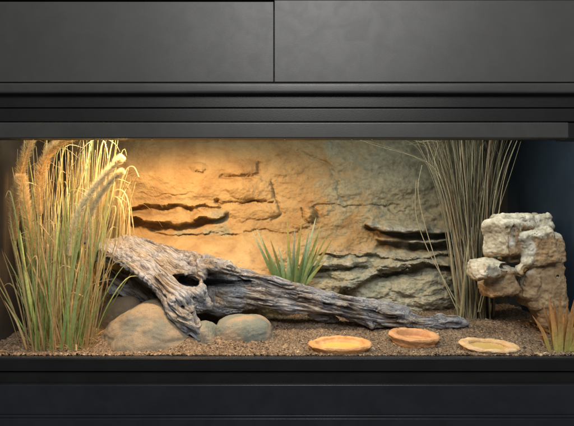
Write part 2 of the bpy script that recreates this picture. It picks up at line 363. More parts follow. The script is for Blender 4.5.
# ---------------------------------------------------------------- rock backdrop
def backdrop():
    du = .5; U = np.arange(-30, 482, du); Vv = np.arange(139.5, 332, du)
    u, v = np.meshgrid(U, Vv, indexing='ij'); sh = u.shape
    wu = u + 4.2 * fbm(u / 20, v / 12, 1.7, 5, 11); wv = v + 2.6 * fbm(u / 22, v / 12, 7.7, 6, 21, .6)
    ws = v + 2.4 * fbm(u / 22, v / 40, 7.7, 3, 21, .5)
    P = .012 + .030 * sst(150, 320, v)
    P = P + .012 * fbm(u / 55, v / 30, 3.3, 3, 31) + .0030 * fbm(u / 14, v / 8, .3, 4, 41) + .0050 * (1 - np.abs(fbm(u / 24, wv / 7, 5.3, 5, 45, .55)) * 1.6) * (.05 + .95 * sst(248, 262, v) * sst(270, 320, u))
    strat = vn(u / 90, wv / 5.5, 4.4, 55); P = P + .0018 * np.abs(strat) * sst(300, 380, u)
    blue = np.zeros(sh)
    def interp(pts, q):
        a = np.array(pts, float); return np.interp(q, a[:, 0], a[:, 1])
    def slab(pts, T, h, g, R, fade=8, drop=1.6, bl=0):
        nonlocal P, blue
        a = np.array(pts, float); L = interp(pts, wu)
        win = sst(a[0, 0] - fade * .3, a[0, 0] + fade, wu) * (1 - sst(a[-1, 0] - fade, a[-1, 0] + fade * .3, wu))
        d = (ws if h > .035 else wv) - L
        up = h * sst(-T, -.4, d) ** 1.2
        lo = (h + g) * (1 - sst(0, drop, d)) - g * (1 - sst(drop + 1.5, R, d))
        win = win * (.72 + .5 * vn(u / 9 + pts[0][0], v * 0, .5, 88)); P = P + win * np.where(d < 0, up, lo)
        if bl: blue = np.maximum(blue, bl * win * np.exp(-((d + 2.5) / 3.0) ** 2))
    def crack(pts, w, dep):
        nonlocal P
        a = np.array(pts, float); best = np.full(sh, 1e9)
        for i in range(len(a) - 1):
            d = a[i + 1] - a[i]; t = np.clip(((wu - a[i, 0]) * d[0] + (wv - a[i, 1]) * d[1]) / (d @ d), 0, 1)
            best = np.minimum(best, np.hypot(wu - a[i, 0] - t * d[0], wv - a[i, 1] - t * d[1]))
        P = P - dep * np.exp(-(best / w) ** 2)
    def bumpy(c, r, h, pw=2):
        nonlocal P
        q = np.sqrt(((wu - c[0]) / r[0]) ** 2 + ((wv - c[1]) / r[1]) ** 2); P = P + h * np.clip(1 - q ** pw, 0, 1)
    # upper left
    slab([(128, 206), (140, 204.5), (160, 204), (180, 205.5), (196, 208)], 6, .006, .034, 10, 6)
    slab([(118, 216), (140, 219), (165, 222), (190, 222.5), (208, 217), (226, 211)], 9, .034, .022, 13, 9, 2.2)
    slab([(194, 209), (205, 206), (220, 202)], 3, .008, .020, 6, 4)
    slab([(150, 231), (175, 235), (205, 234), (240, 232)], 3, .004, .010, 8, 10)
    crack([(214, 200.5), (222, 202), (240, 202.5), (258, 201), (273, 200)], 1.1, .013)
    crack([(272, 183), (276, 192), (279, 202), (280, 214), (272, 222)], 1.5, .010)
    crack([(221, 176), (228, 178), (240, 177), (252, 178.5), (258, 174), (259, 165)], 1.6, .011)
    crack([(300, 150), (325, 164), (334, 180), (338, 194), (342, 205)], 2.0, .007)
    crack([(320, 207), (345, 206), (352, 205), (380, 205), (398, 208)], 1.3, .008)
    crack([(135, 193), (150, 196), (160, 195), (192, 192)], .9, .006)
    crack([(196, 172), (202, 173.5), (206, 170)], 1.2, .010)
    crack([(245, 231), (270, 232), (300, 233)], 1.2, .008)
    crack([(383, 206), (398, 212), (410, 208)], 1.0, .006)
    bumpy((240, 168), (19, 10), .012); bumpy((199, 168), (10, 6), .010); bumpy((286, 172), (18, 8), .010)
    bumpy((250, 190), (26, 11), .012, 4); bumpy((250, 212), (34, 9), .012, 4); bumpy((320, 188), (40, 15), .009, 3)
    bumpy((310, 214), (8, 8.5), .026); bumpy((327, 212), (7, 5), .010); bumpy((300, 221), (10, 9), .012); bumpy((217, 201), (3, 3), -.016)
    crack([(318, 208), (319, 216), (312, 223)], 1.6, .012); crack([(302, 208), (303, 216), (308, 222)], 1.3, .009)
    bumpy((410, 180), (32, 16), .012); bumpy((368, 215), (16, 12), .012)
    # broad sandy ramp at lower left
    ramp_ = sst(229, 268, v) * (1 - sst(268, 340, u + (v - 250) * .5)); P = P + .085 * ramp_ + .05 * sst(262, 300, v) * (1 - sst(275, 320, u))
    # right strata
    slab([(366, 224), (374, 228), (390, 231.5), (408, 233), (425, 231), (460, 233)], 13, .052, .040, 8, 5, 1.2, .9)
    slab([(372, 239), (392, 241.5), (410, 243), (430, 241), (460, 241)], 4, .036, .050, 14, 6, 1.2, .9)
    slab([(318, 252), (345, 253), (372, 254), (400, 259.5), (424, 257), (440, 253), (465, 253)], 13, .024, .004, 7, 9, 1.2, .45)
    slab([(300, 266), (315, 266), (330, 268), (348, 264), (366, 264)], 11, .026, .022, 9, 6, 1.2, .8)
    slab([(374, 270), (392, 271), (410, 269), (426, 263), (462, 266)], 11, .030, .024, 9, 8, 1.2, .3)
    slab([(336, 292), (352, 289), (364, 282), (376, 275), (394, 273)], 20, .034, .030, 12, 7, 1.4, .3)
    for c_, r_, h_ in (((330, 258), (36, 8), .016), ((318, 286), (32, 8), .020), ((405, 263), (36, 6.5), .018), ((414, 284), (36, 12), .014), ((366, 285), (26, 13), .016), ((402, 226), (36, 8), .018), ((345, 272), (22, 7), .014), ((436, 300), (22, 12), .012), ((380, 302), (24, 12), .012)):
        bumpy(c_, r_, h_, 5)
    bumpy((335, 259), (26, 9), .010); bumpy((405, 264), (26, 8), .012); bumpy((350, 278), (26, 13), .014)
    bumpy((408, 298), (34, 18), .022); bumpy((350, 302), (30, 16), .012); bumpy((447, 312), (9, 6), -.012)
    bumpy((418, 305), (5, 4), -.006); bumpy((428, 306), (4, 3.5), -.006)
    # roll back to the panel at the right end
    edge = sst(448, 482, u + 4 * vn(u * 0, v / 12, 2.2, 77)); P = P * (1 - edge) - .02 * edge
    P = P + .0013 * fbm(u / 3.4, v / 2.6, 6.1, 4, 61, .6)
    y = .425 - P
    s = (D + y) / D
    X = (u - 287) * PX * s; Z = ZC + (213 - v) * PX * s
    y = np.minimum(y, YB - .004)
    Vt = np.stack([X, y, Z], -1).reshape(-1, 3)
    keep_lo = XL + .003
    Vt[:, 0] = np.maximum(Vt[:, 0], keep_lo)
    n0, n1 = sh; i = np.arange(n0 - 1)[:, None] * n1 + np.arange(n1 - 1)[None]
    Fc = np.stack([i, i + 1, i + n1 + 1, i + n1], -1).reshape(-1, 4)
    me = mesh_np('rock_backdrop', Vt, Fc)
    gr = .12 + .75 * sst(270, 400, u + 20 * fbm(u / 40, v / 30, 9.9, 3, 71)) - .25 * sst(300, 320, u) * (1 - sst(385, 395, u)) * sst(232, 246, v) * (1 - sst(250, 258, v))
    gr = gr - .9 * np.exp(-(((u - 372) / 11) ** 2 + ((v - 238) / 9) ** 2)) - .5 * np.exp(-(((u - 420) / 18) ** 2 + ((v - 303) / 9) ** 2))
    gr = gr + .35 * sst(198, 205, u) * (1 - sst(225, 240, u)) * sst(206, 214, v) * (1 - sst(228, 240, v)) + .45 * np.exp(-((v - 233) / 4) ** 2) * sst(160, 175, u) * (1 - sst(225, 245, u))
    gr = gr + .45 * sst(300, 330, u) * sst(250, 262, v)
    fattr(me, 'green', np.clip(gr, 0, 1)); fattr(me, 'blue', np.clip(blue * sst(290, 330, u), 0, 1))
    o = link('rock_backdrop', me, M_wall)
    so = o.modifiers.new('s', 'SOLIDIFY'); so.thickness = .006; so.offset = -1
    tag(o, 'sculpted sandstone-look backdrop wall with layered ledges and cracks, behind the driftwood', 'rock wall')
backdrop()

# ---------------------------------------------------------------- soil
def ground_z(x, y):
    x = np.asarray(x, float); y = np.asarray(y, float)
    z = .0135 + .012 * sst(.03, .25, y) + .0045 * fbm(x * 14, y * 14, .5, 3, 5) + .0022 * fbm(x * 60, y * 60, 3.5, 3, 6)
    z = z + (.0150 - z) * (1 - sst(.006, .035, y)) * .85
    for bx_, by_, br_, bh_ in ((-.30, .095, .115, .012), (-.185, .085, .045, .008), (-.098, .11, .07, .010), (.43, .15, .11, .008)):
        z = z + bh_ * np.exp(-(np.abs(np.hypot(x - bx_, (y - by_) * 1.2) - br_ * .92) / .018) ** 1.5) * sst(.01, .05, y)
    z = z + .012 * np.exp(-(((x + .42) / .12) ** 2 + ((y - .33) / .1) ** 2))
    return z
def soil():
    X = np.arange(XL, XR + .001, .0022); Y = np.arange(.0025, YB, .0022)
    x, y = np.meshgrid(X, Y, indexing='ij')
    z = ground_z(x, y) + .0042 * np.abs(fbm(x * 105, y * 105, 2.2, 4, 8)) - .001 + .0012 * vn(x * 420, y * 420, 1.1, 9)
    n0, n1 = x.shape; i = np.arange(n0 - 1)[:, None] * n1 + np.arange(n1 - 1)[None]
    Fc = np.stack([i, i + n1, i + n1 + 1, i + 1], -1).reshape(-1, 4)
    o = link('soil', mesh_np('soil', np.stack([x, y, z], -1).reshape(-1, 3), Fc), M_soil); tag(o, kind='structure')
soil()
def chips():
    n = 17000; Vs = []; Fs = []; Cs = []
    pal = [(.20, .13, .08), (.34, .24, .15), (.46, .36, .25), (.09, .06, .045), (.33, .24, .15), (.28, .23, .18), (.60, .54, .44)]
    wts = [.24, .26, .14, .16, .1, .08, .02]
    for k in range(n):
        y = .002 + (YB - .06) * random.random() ** 1.7; x = random.uniform(XL + .01, XR - .02)
        z = float(ground_z(x, y)) + .0006
        a = random.uniform(.0008, .0028) * (2.2 if random.random() < .08 else 1); b_ = a * random.uniform(.4, .9); c = a * random.uniform(.25, .7)
        th = random.uniform(0, 6.28); ti = random.uniform(-.6, .6)
        pts = np.array([(a, 0, 0), (-a, .1 * a, 0), (.1 * a, b_, 0), (0, -b_, .1 * c), (.1 * a, 0, c), (0, 0, -c)]) * (1 + .3 * rng.standard_normal((6, 1)))
        pts[:, 2] += pts[:, 0] * ti
        ct, st = math.cos(th), math.sin(th)
        R = pts @ np.array([[ct, st, 0], [-st, ct, 0], [0, 0, 1]])
        base = len(Vs) * 6; Vs.append(R + (x, y, z))
        Fs += [(base + i, base + j, base + l) for i, j, l in ((0, 2, 4), (2, 1, 4), (1, 3, 4), (3, 0, 4), (2, 0, 5), (1, 2, 5), (3, 1, 5), (0, 3, 5))]
        q = np.array(pal[rng.choice(7, p=wts)]) * random.uniform(.5, 1.15); Cs += [q] * 6
    me = mesh_np('soil_chips', np.concatenate(Vs), Fs, False)
    at = me.color_attributes.new('tint', 'FLOAT_COLOR', 'POINT'); at.data.foreach_set('color', np.concatenate([np.array(Cs), np.ones((len(Cs), 1))], 1).astype(np.float32).ravel())
    o = link('soil_chips', me, M_chip); tag(o, 'small brown bark chips and grit scattered over the soil', 'soil grit', kind='stuff')
chips()

# ---------------------------------------------------------------- driftwood
def driftwood():
    S = SDF((-.52, .02, .0), (.50, .36, .32), .0015)
    def rib(a, b, ra, rb=None, k=.007): S.cap(W(*a), W(*b), RP(ra, a[2]), RP(ra if rb is None else rb, b[2]), k)
    def chain(pts, k=.007):
        for p, q in zip(pts, pts[1:]): rib(p[:3], q[:3], p[3], q[3], k)
    # broad upper slab: ribs from the back edge down to the front edge
    back = [(82, 241, .16), (102, 243, .20), (116, 243, .23), (129, 239, .27), (145, 244, .28), (160, 248, .28), (176, 253, .28), (192, 257, .27), (208, 262, .26), (220, 266, .25)]
    front = [(84, 243, .14), (104, 253, .14), (117, 261, .135), (134, 268.5, .125), (149, 279, .115), (161, 291, .105), (170, 300, .10), (182, 300, .10), (196, 290, .13), (214, 276, .18)]
    rr = [1.6, 2.4, 3.2, 4.2, 4.6, 4.8, 4.8, 4.6, 4.4, 4.0]
    for i in range(len(back) - 1):
        for t in (0, .33, .66):
            a = [back[i][j] * (1 - t) + back[i + 1][j] * t for j in range(3)]; b = [front[i][j] * (1 - t) + front[i + 1][j] * t for j in range(3)]
            r = rr[i] * (1 - t) + rr[i + 1] * t; rib(a, b, r, r * .85, .005)
    # front leg of the slab
    chain([(160, 280, .115, 7), (172, 293, .105, 9), (180, 303, .095, 12.5), (184, 315, .08, 10), (192, 326, .068, 6), (200, 338, .055, 2.2)])
    chain([(170, 300, .095, 6), (176, 315, .075, 6), (181, 325, .065, 4), (187, 332, .058, 1.8)], .004)
    # snag at the far left tip
    chain([(88, 243, .16, 1.2), (96, 246, .165, 2), (110, 250, .17, 2.5)], .004)
    chain([(86, 262, .15, 1.2), (100, 258, .16, 2.6), (120, 262, .17, 3.5)], .005)
    # post between the hollows, purple-grey tongue below it
    chain([(203, 268, .15, 5), (203, 282, .14, 4.0), (198, 296, .125, 9), (207, 306, .12, 5)], .006)
    chain([(186, 286, .13, 5), (190, 300, .12, 8), (200, 309, .12, 4)], .006)
    # overhanging beak
    chain([(204, 265, .17, 7), (218, 266, .145, 6.5), (230, 270, .13, 5), (238, 273.5, .125, 2.2)], .005)
    chain([(206, 262, .2, 7), (224, 267, .18, 6), (236, 271, .16, 4)], .006)
    # trunk : rear wall, upper ridge, lower ridge
    chain([(190, 280, .23, 13), (225, 287, .23, 13), (262, 291, .22, 11), (300, 298, .21, 9), (350, 308, .20, 7.5), (395, 317, .19, 7)])
    chain([(205, 266, .25, 4), (226, 270, .225, 4), (246, 274.5, .215, 4.4), (272, 280, .205, 4.4), (300, 289, .20, 4.6), (330, 298, .195, 4.8), (362, 305, .19, 5.2), (388, 308.5, .185, 6.2), (402, 312, .182, 6.4)], .005)
    chain([(196, 300, .19, 12), (220, 300, .185, 14), (240, 299, .18, 12), (262, 297, .18, 9.5), (290, 303, .18, 8.5), (320, 306, .175, 6.5), (350, 314, .175, 5.5), (380, 321, .175, 6), (404, 322, .175, 6)], .006)
    chain([(300, 298, .175, 4), (318, 300, .17, 5), (345, 308, .17, 4), (365, 317, .17, 4), (372, 325, .17, 4)], .004)
    chain([(312, 313, .20, 4.5), (325, 317, .20, 4), (336, 319, .21, 3)], .005)
    chain([(384, 310, .178, 8), (400, 318, .178, 8.5), (420, 323, .178, 6.2), (440, 321.5, .178, 6.6), (455, 322, .178, 5.4), (464, 323, .178, 3.2), (468, 324, .178, 1.2)], .006)
    # dark under-slab at left
    chain([(106, 276, .235, 7), (128, 282, .23, 9), (150, 288, .225, 10), (178, 292, .22, 12), (200, 292, .21, 12)], .008)
    chain([(112, 290, .215, 3.5), (135, 294, .21, 5), (165, 298, .20, 6)], .006)
    # hollows
    def bore(pts, y0, y1, k=.003):
        for px, py, r in pts: S.cap(W(px, py, y0), W(px, py, y1), RP(r, y0), RP(r * .8, y1), k, True)
    bore([(175.5, 276.5, 3), (178, 278, 4.6), (181, 279.5, 6.2), (184, 280.5, 7.4), (187, 281.5, 8), (190, 282, 7.6), (193, 283, 6.6), (196, 283, 5.2)], .03, .225)
    bore([(207 + 2.2 * i, 282.5 + .06 * i, 5.2 - .08 * i) for i in range(20)], .06, .205)
    bore([(214, 288, 2.6), (217, 288.5, 2.6), (220, 289, 2.4), (223, 289, 2.0), (191, 313, 1.4), (192, 316, 1.2), (183, 307, 1.3), (174, 303, 1.2), (175, 305, 1.2), (379, 325.5, 3.2), (375, 322.5, 2.2)], .04, .165, .002)
    GRV = [((238, 284), (262, 288.5)), ((262, 288.5), (286, 294.5)), ((286, 294.5), (308, 300.5)), ((308, 300.5), (330, 305.5))]
    for a, b_ in GRV: S.cap(W(*a, .184), W(*b_, .180), .0125, .0115, .003, True)
    for a, b_ in (((325, 304), (350, 309)), ((350, 309), (396, 319))): S.cap(W(*a, .160), W(*b_, .160), .0050, .0040, .003, True)
    S.cap(W(402, 306, .15), W(408, 318, .15), .0035, .003, .003, True)
    for a, b_, r in (((118, 249, .16), (150, 265, .135), .0035), ((140, 256, .15), (172, 276, .13), .003), ((128, 256, .135), (160, 283, .11), .003), ((176, 300, .07), (188, 322, .05), .0030), ((165, 296, .085), (178, 318, .06), .0035), ((190, 300, .075), (194, 324, .05), .003),
                     ((150, 246, .23), (196, 264, .2), .0025), ((236, 300, .14), (276, 306, .15), .003), ((208, 308, .13), (232, 296, .14), .003), ((270, 300, .14), (300, 300, .145), .0028), ((320, 314, .155), (362, 318, .155), .003)):
        A = W(*a); B = W(*b_); S.cap(A, B, r, r * .5, .003, True)
    me = S.mesh('driftwood'); V = coords(me).astype(float)
    d1 = W(198, 322, .09) - W(108, 246, .19); d1 /= np.linalg.norm(d1); d2 = W(400, 316, .18) - W(240, 286, .2); d2 /= np.linalg.norm(d2); d3 = W(460, 322, .178) - W(405, 320, .178); d3 /= np.linalg.norm(d3)
    u_px = V[:, 0] / (PX * (D + V[:, 1]) / D) + 287
    w2 = sst(196, 226, u_px + 6 * vn(V[:, 0] * 60, V[:, 1] * 60, V[:, 2] * 60, 3)); w3 = sst(400, 410, u_px)
    Ws = [1 - w2, w2 * (1 - w3), w3]; disp = 0; G = 0; Nn = normals(me)
    for k, (dd, w) in enumerate(zip((d1, d2, d3), Ws)):
        up = np.array([0, 0, 1.]); a = np.cross(dd, up); a /= np.linalg.norm(a); b_ = np.cross(dd, a)
        wob = .004 * np.stack([vn(V[:, 0] * 22, V[:, 1] * 22, V[:, 2] * 22, 90 + i) for i in range(3)], 1)
        Q = V + wob; s = Q @ dd; p = Q @ a; q = Q @ b_
        n1 = fbm(s * 9, p * 62, q * 62, 2, 100 + k); n2 = fbm(s * 16, p * 150, q * 150, 2, 120 + k); n3 = vn(s * 40, p * 330, q * 330, 140 + k)
        rid = 1 - 2 * np.abs(n1)
        gate = .5 + .5 * vn(s * 14, p * 25, q * 25, 150 + k)
        fl = fbm(s * 13, p * 34, q * 34, 3, 160 + k); dsp = .0016 * np.tanh(fl * 5) + .0034 * rid + .0020 * (1 - 2.2 * np.abs(n2)) - .0042 * np.clip(.14 - np.abs(n2), 0, 1) / .14 * gate + .0005 * n3
        disp = disp + w * dsp; G = G + w[:, None] * np.stack([s * 30 + 7 * k, p * 260, q * 260], 1)
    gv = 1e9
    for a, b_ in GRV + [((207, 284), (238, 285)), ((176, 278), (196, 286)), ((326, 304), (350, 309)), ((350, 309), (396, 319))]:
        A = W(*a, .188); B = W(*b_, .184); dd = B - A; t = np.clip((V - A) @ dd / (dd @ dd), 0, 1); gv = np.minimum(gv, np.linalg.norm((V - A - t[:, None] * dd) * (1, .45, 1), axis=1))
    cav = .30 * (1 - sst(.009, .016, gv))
    taper = .35 + .65 * (1 - sst(455, 468, u_px))
    setco(me, V + Nn * (disp * taper)[:, None])
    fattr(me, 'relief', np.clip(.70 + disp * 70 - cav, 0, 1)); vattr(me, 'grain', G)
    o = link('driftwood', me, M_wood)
    tag(o, 'long gnarled grey weathered driftwood log propped on boulders and lying across the tank floor', 'driftwood')
driftwood()

# ---------------------------------------------------------------- stones
def boulder(name, c, half, planes, m_, label, grp=None, k=9, seed=0, rough=.05, yaw=0, dent=()):
    bm = bmesh.new(); bmesh.ops.create_icosphere(bm, subdivisions=6, radius=1)
    me = bpy.data.meshes.new(name); bm.to_mesh(me); bm.free()
    d = coords(me).astype(float); d /= np.linalg.norm(d, axis=1)[:, None]
    base = [((1, 0, 0), 1), ((-1, 0, 0), 1), ((0, 1, 0), 1), ((0, -1, 0), 1), ((0, 0, 1), 1), ((0, 0, -1), 1)] + planes
    acc = 0
    for n, h in base:
        n = np.array(n, float); n /= np.linalg.norm(n); acc = acc + (np.clip(d @ n, 0, None) / h) ** k
    r = acc ** (-1 / k)
    r = r * (1 + rough * fbm(d[:, 0] * 1.6, d[:, 1] * 1.6, d[:, 2] * 1.6, 4, seed) + .01 * fbm(d[:, 0] * 9, d[:, 1] * 9, d[:, 2] * 9, 3, seed + 9))
    for n, wd, dp in dent:
        n = np.array(n, float); n /= np.linalg.norm(n); r = r - dp * np.exp(-((1 - d @ n) / wd) ** 2)
    V = d * r[:, None] * np.array(half)
    cy, sy = math.cos(yaw), math.sin(yaw); V = np.stack([V[:, 0] * cy - V[:, 1] * sy, V[:, 0] * sy + V[:, 1] * cy, V[:, 2]], 1)
    setco(me, V + c)
    me.polygons.foreach_set('use_smooth', np.ones(len(me.polygons), bool))
    o = link(name, me, m_); tag(o, label, 'stone', grp); return o
c = W(151, 343, .095)
boulder('boulder', c, (.117, .078, .086), [((-.75, -.2, .8), .86), ((.74, -.1, .66), .84), ((.25, -1, .55), .86), ((-.9, -.6, .1), .93), ((-.2, -.75, .9), .93)], M_boulder,
        'big tan sand-dusted boulder at the front left, under the end of the driftwood', k=7, seed=3, rough=.07, dent=[((-.35, -.8, .62), .10, .05), ((-.95, -.55, .15), .05, .05), ((.1, -.45, .9), .06, .04)])
c = W(122, 320, .23)
boulder('dark_boulder', c, (.066, .06, .072), [((-.7, 0, .7), .95)], M_dark, 'dark brown stone in shadow behind the big tan boulder, under the driftwood', seed=13, k=3.2)
c = W(205, 341, .085)
boulder('cobble', c, (.034, .034, .042), [((.8, -.2, .7), .78), ((-.8, -.2, .6), .88)], M_cobble, 'small grey-green pointed cobble wedged between the two larger front stones', seed=23, k=6)
c = W(243.5, 335, .11)
boulder('cobble', c, (.0635, .05, .043), [], M_cobble, 'smooth oval grey-green cobble with a tan patch, right of the big boulder', seed=36, k=3.0, rough=.035)

# ---------------------------------------------------------------- limestone ledge at right
def tufa():
    S = SDF((.33, .03, .02), (.664, .30, .36), .0019)
    def bx(px, py, y, hx_, hz_, hy, rad=.006, **k): S.rbox(W(px, py, y), (RP(hx_, y), hy, RP(hz_, y)), rad, .004, **k)
    bx(502, 238, .145, 12.5, 18, .034, .013, rot=.06, yaw=.55)
    bx(511, 222, .165, 17, 8, .036, .011, rot=.04)
    bx(526, 225, .175, 20, 9, .036, .011, rot=.22)
    bx(534, 247, .15, 17, 18, .040, .012, rot=.20, yaw=-.2)
    bx(545, 249, .16, 13, 16, .040, .013, rot=.12)
    bx(516, 247, .178, 14, 15, .034, .008)
    S.ell(W(528, 263, .118), (.016, .014, .013), .006)
    bx(488, 269, .13, 16, 9.5, .034, .014, rot=-.04, yaw=.3)
    bx(499, 281, .16, 14, 14, .034, .012, rot=.25)
    bx(492, 287, .165, 11, 9, .03, .011, rot=.35)
    S.ell(W(476, 273, .13), (.014, .02, .018), .008)
    bx(541, 284, .16, 19, 22, .038, .013, rot=.06)
    bx(528, 284, .145, 8, 15, .026, .010, rot=-.15)
    bx(546, 306, .16, 15, 18, .034, .014, rot=.32)
    bx(553, 326, .17, 11, 20, .03, .010, rot=.12)
    S.ell(W(519, 271, .12), (.011, .012, .014), .006)
    S.ell(W(514, 277, .10), (.009, .03, .010), .004, True); S.ell(W(508, 267, .10), (.016, .03, .006), .004, True)
    S.cap(W(512, 228, .12), W(514, 252, .11), .007, .005, .006, True); S.cap(W(497, 262.5, .10), W(556, 270, .10), .0045, .0045, .004, True)
    S.cap(W(514, 230, .115), W(534, 231, .12), .003, .003, .005, True)
    for _ in range(34):
        px = random.uniform(472, 560); py = random.uniform(216, 318); y = random.uniform(.10, .14); S.ell(W(px, py, y), (random.uniform(.0015, .004),) * 3, .0015, True)
    me = S.mesh('limestone_ledge'); V = coords(me).astype(float); Nn = normals(me)
    n1 = fbm(V[:, 0] * 45, V[:, 1] * 45, V[:, 2] * 45, 4, 200); n2 = fbm(V[:, 0] * 190, V[:, 1] * 190, V[:, 2] * 190, 3, 210)
    pit = np.clip(vn(V[:, 0] * 150, V[:, 1] * 150, V[:, 2] * 150, 220) - .45, 0, 1)
    setco(me, V + Nn * (.0050 * fbm(V[:, 0] * 17, V[:, 1] * 17, V[:, 2] * 17, 2, 250) + .0026 * n1 + .0010 * n2 - .005 * pit)[:, None])
    u = V[:, 0] / (PX * (D + V[:, 1]) / D) + 287; v = 213 - (V[:, 2] - ZC) / (PX * (D + V[:, 1]) / D)
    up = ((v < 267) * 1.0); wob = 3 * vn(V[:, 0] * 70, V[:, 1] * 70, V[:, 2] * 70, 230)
    cr = .20 + .42 * Nn[:, 2] + .25 * np.clip(-Nn[:, 0], 0, 1) + .36 * sst(0, 1, up) * (1 - sst(533, 538, u + wob) * sst(236, 240, v + wob)) + .45 * ((u + wob < 503) & (v > 256) & (v < 283)) - .25 * np.exp(-((u - 515) / 6) ** 2) * (v > 231) * (v < 262) - .3 * sst(283, 295, v)  # crust tone with light baked in: tops and left faces paler, underside darker
    fattr(me, 'crust_and_light', np.clip(cr, 0, 1))
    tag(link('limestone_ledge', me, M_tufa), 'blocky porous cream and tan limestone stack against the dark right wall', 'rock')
tufa()

# ---------------------------------------------------------------- feeding bowls
def bowl(c, rx, ry, h, m_, mw, label, seed, tilt=0., roll=0., lip=.24, well=.45, sink=.45):
    root = empty('feeding_bowl', c, label, 'bowl', 'resin bowls in front of the driftwood')
    na = 96
    prof = [(0, .0), (.80, .0), (.86, .18), (.88, .40), (.97, .62), (1.04, .82), (1.0, .98), (.93, 1.03), (1 - lip, .97), (1 - lip - .04, .80), (.66, well + .05), (.60, well)]
    V = []; th = np.linspace(0, 2 * math.pi, na, endpoint=False)
    rad = 1 + .04 * vn(np.cos(th) * 1.5, np.sin(th) * 1.5, seed * 3.1, seed) + .025 * vn(np.cos(th) * 5, np.sin(th) * 5, seed, seed + 1)
    def warp(P):
        P = P.copy(); P[:, 2] += P[:, 1] * tilt + P[:, 0] * roll; return P + c
    dense = []
    for (a, b_), (a2, b2) in zip(prof, prof[1:]):
        for t in (0, .25, .5, .75): dense.append((a * (1 - t) + a2 * t, b_ * (1 - t) + b2 * t))
    dense.append(prof[-1])
    for r, z in dense:
        inner = 1 if z > .5 else .6
        hz = 1 + .07 * vn(np.cos(th) * 2, np.sin(th) * 2, 5.5, seed + 3) * inner
        rr = rad * (1 + .014 * vn(np.cos(th) * 4, np.sin(th) * 4, z * 5 + r * 3, seed + 5))
        V.append(np.stack([np.cos(th) * r * rx * rr, np.sin(th) * r * ry * rr, z * h * hz + .0012 * vn(np.cos(th) * 9 * r, np.sin(th) * 9 * r, z * 4, seed + 7)], 1))
    nr = len(V); V = np.concatenate(V)
    F = [(i * na + j, i * na + (j + 1) % na, (i + 1) * na + (j + 1) % na, (i + 1) * na + j) for i in range(nr - 1) for j in range(na)]
    link('bowl_shell', mesh_np('bowl_shell', warp(V), F), m_, root)
    rings = [0, .2, .4, .6, .72]; V = []
    for r in rings: V.append(np.stack([np.cos(th) * r * rx * rad, np.sin(th) * r * ry * rad, np.full(na, (well + .04) * h)], 1))
    V = np.concatenate(V); F = [(i * na + j, i * na + (j + 1) % na, (i + 1) * na + (j + 1) % na, (i + 1) * na + j) for i in range(len(rings) - 1) for j in range(na)]
    link('bowl_floor', mesh_np('bowl_floor', warp(V), F), mw, root)
c = W(340.5, 349, .038); c[2] = .0065
bowl(c, RP(30.5, .038), .0345, .025, M_bowl, M_well, 'shallow orange bowl with bright yellow inside, leftmost of the three', 3, .10, lip=.19, well=.58)
c = W(414, 340, .085); c[2] = .011
bowl(c, RP(24.5, .085), .034, .025, M_bowl2, M_bowl2, 'taller rough brown-orange bowl with empty well, in front of the driftwood tail', 8, .12, -.06, lip=.28, well=.42)
c = W(489, 350, .040); c[2] = .0085
bowl(c, RP(29.5, .040), .033, .018, M_bowl3, M_well3, 'pale tan flat bowl with olive yellow well, nearest the limestone', 14, .12, -.06, lip=.30, well=.58)

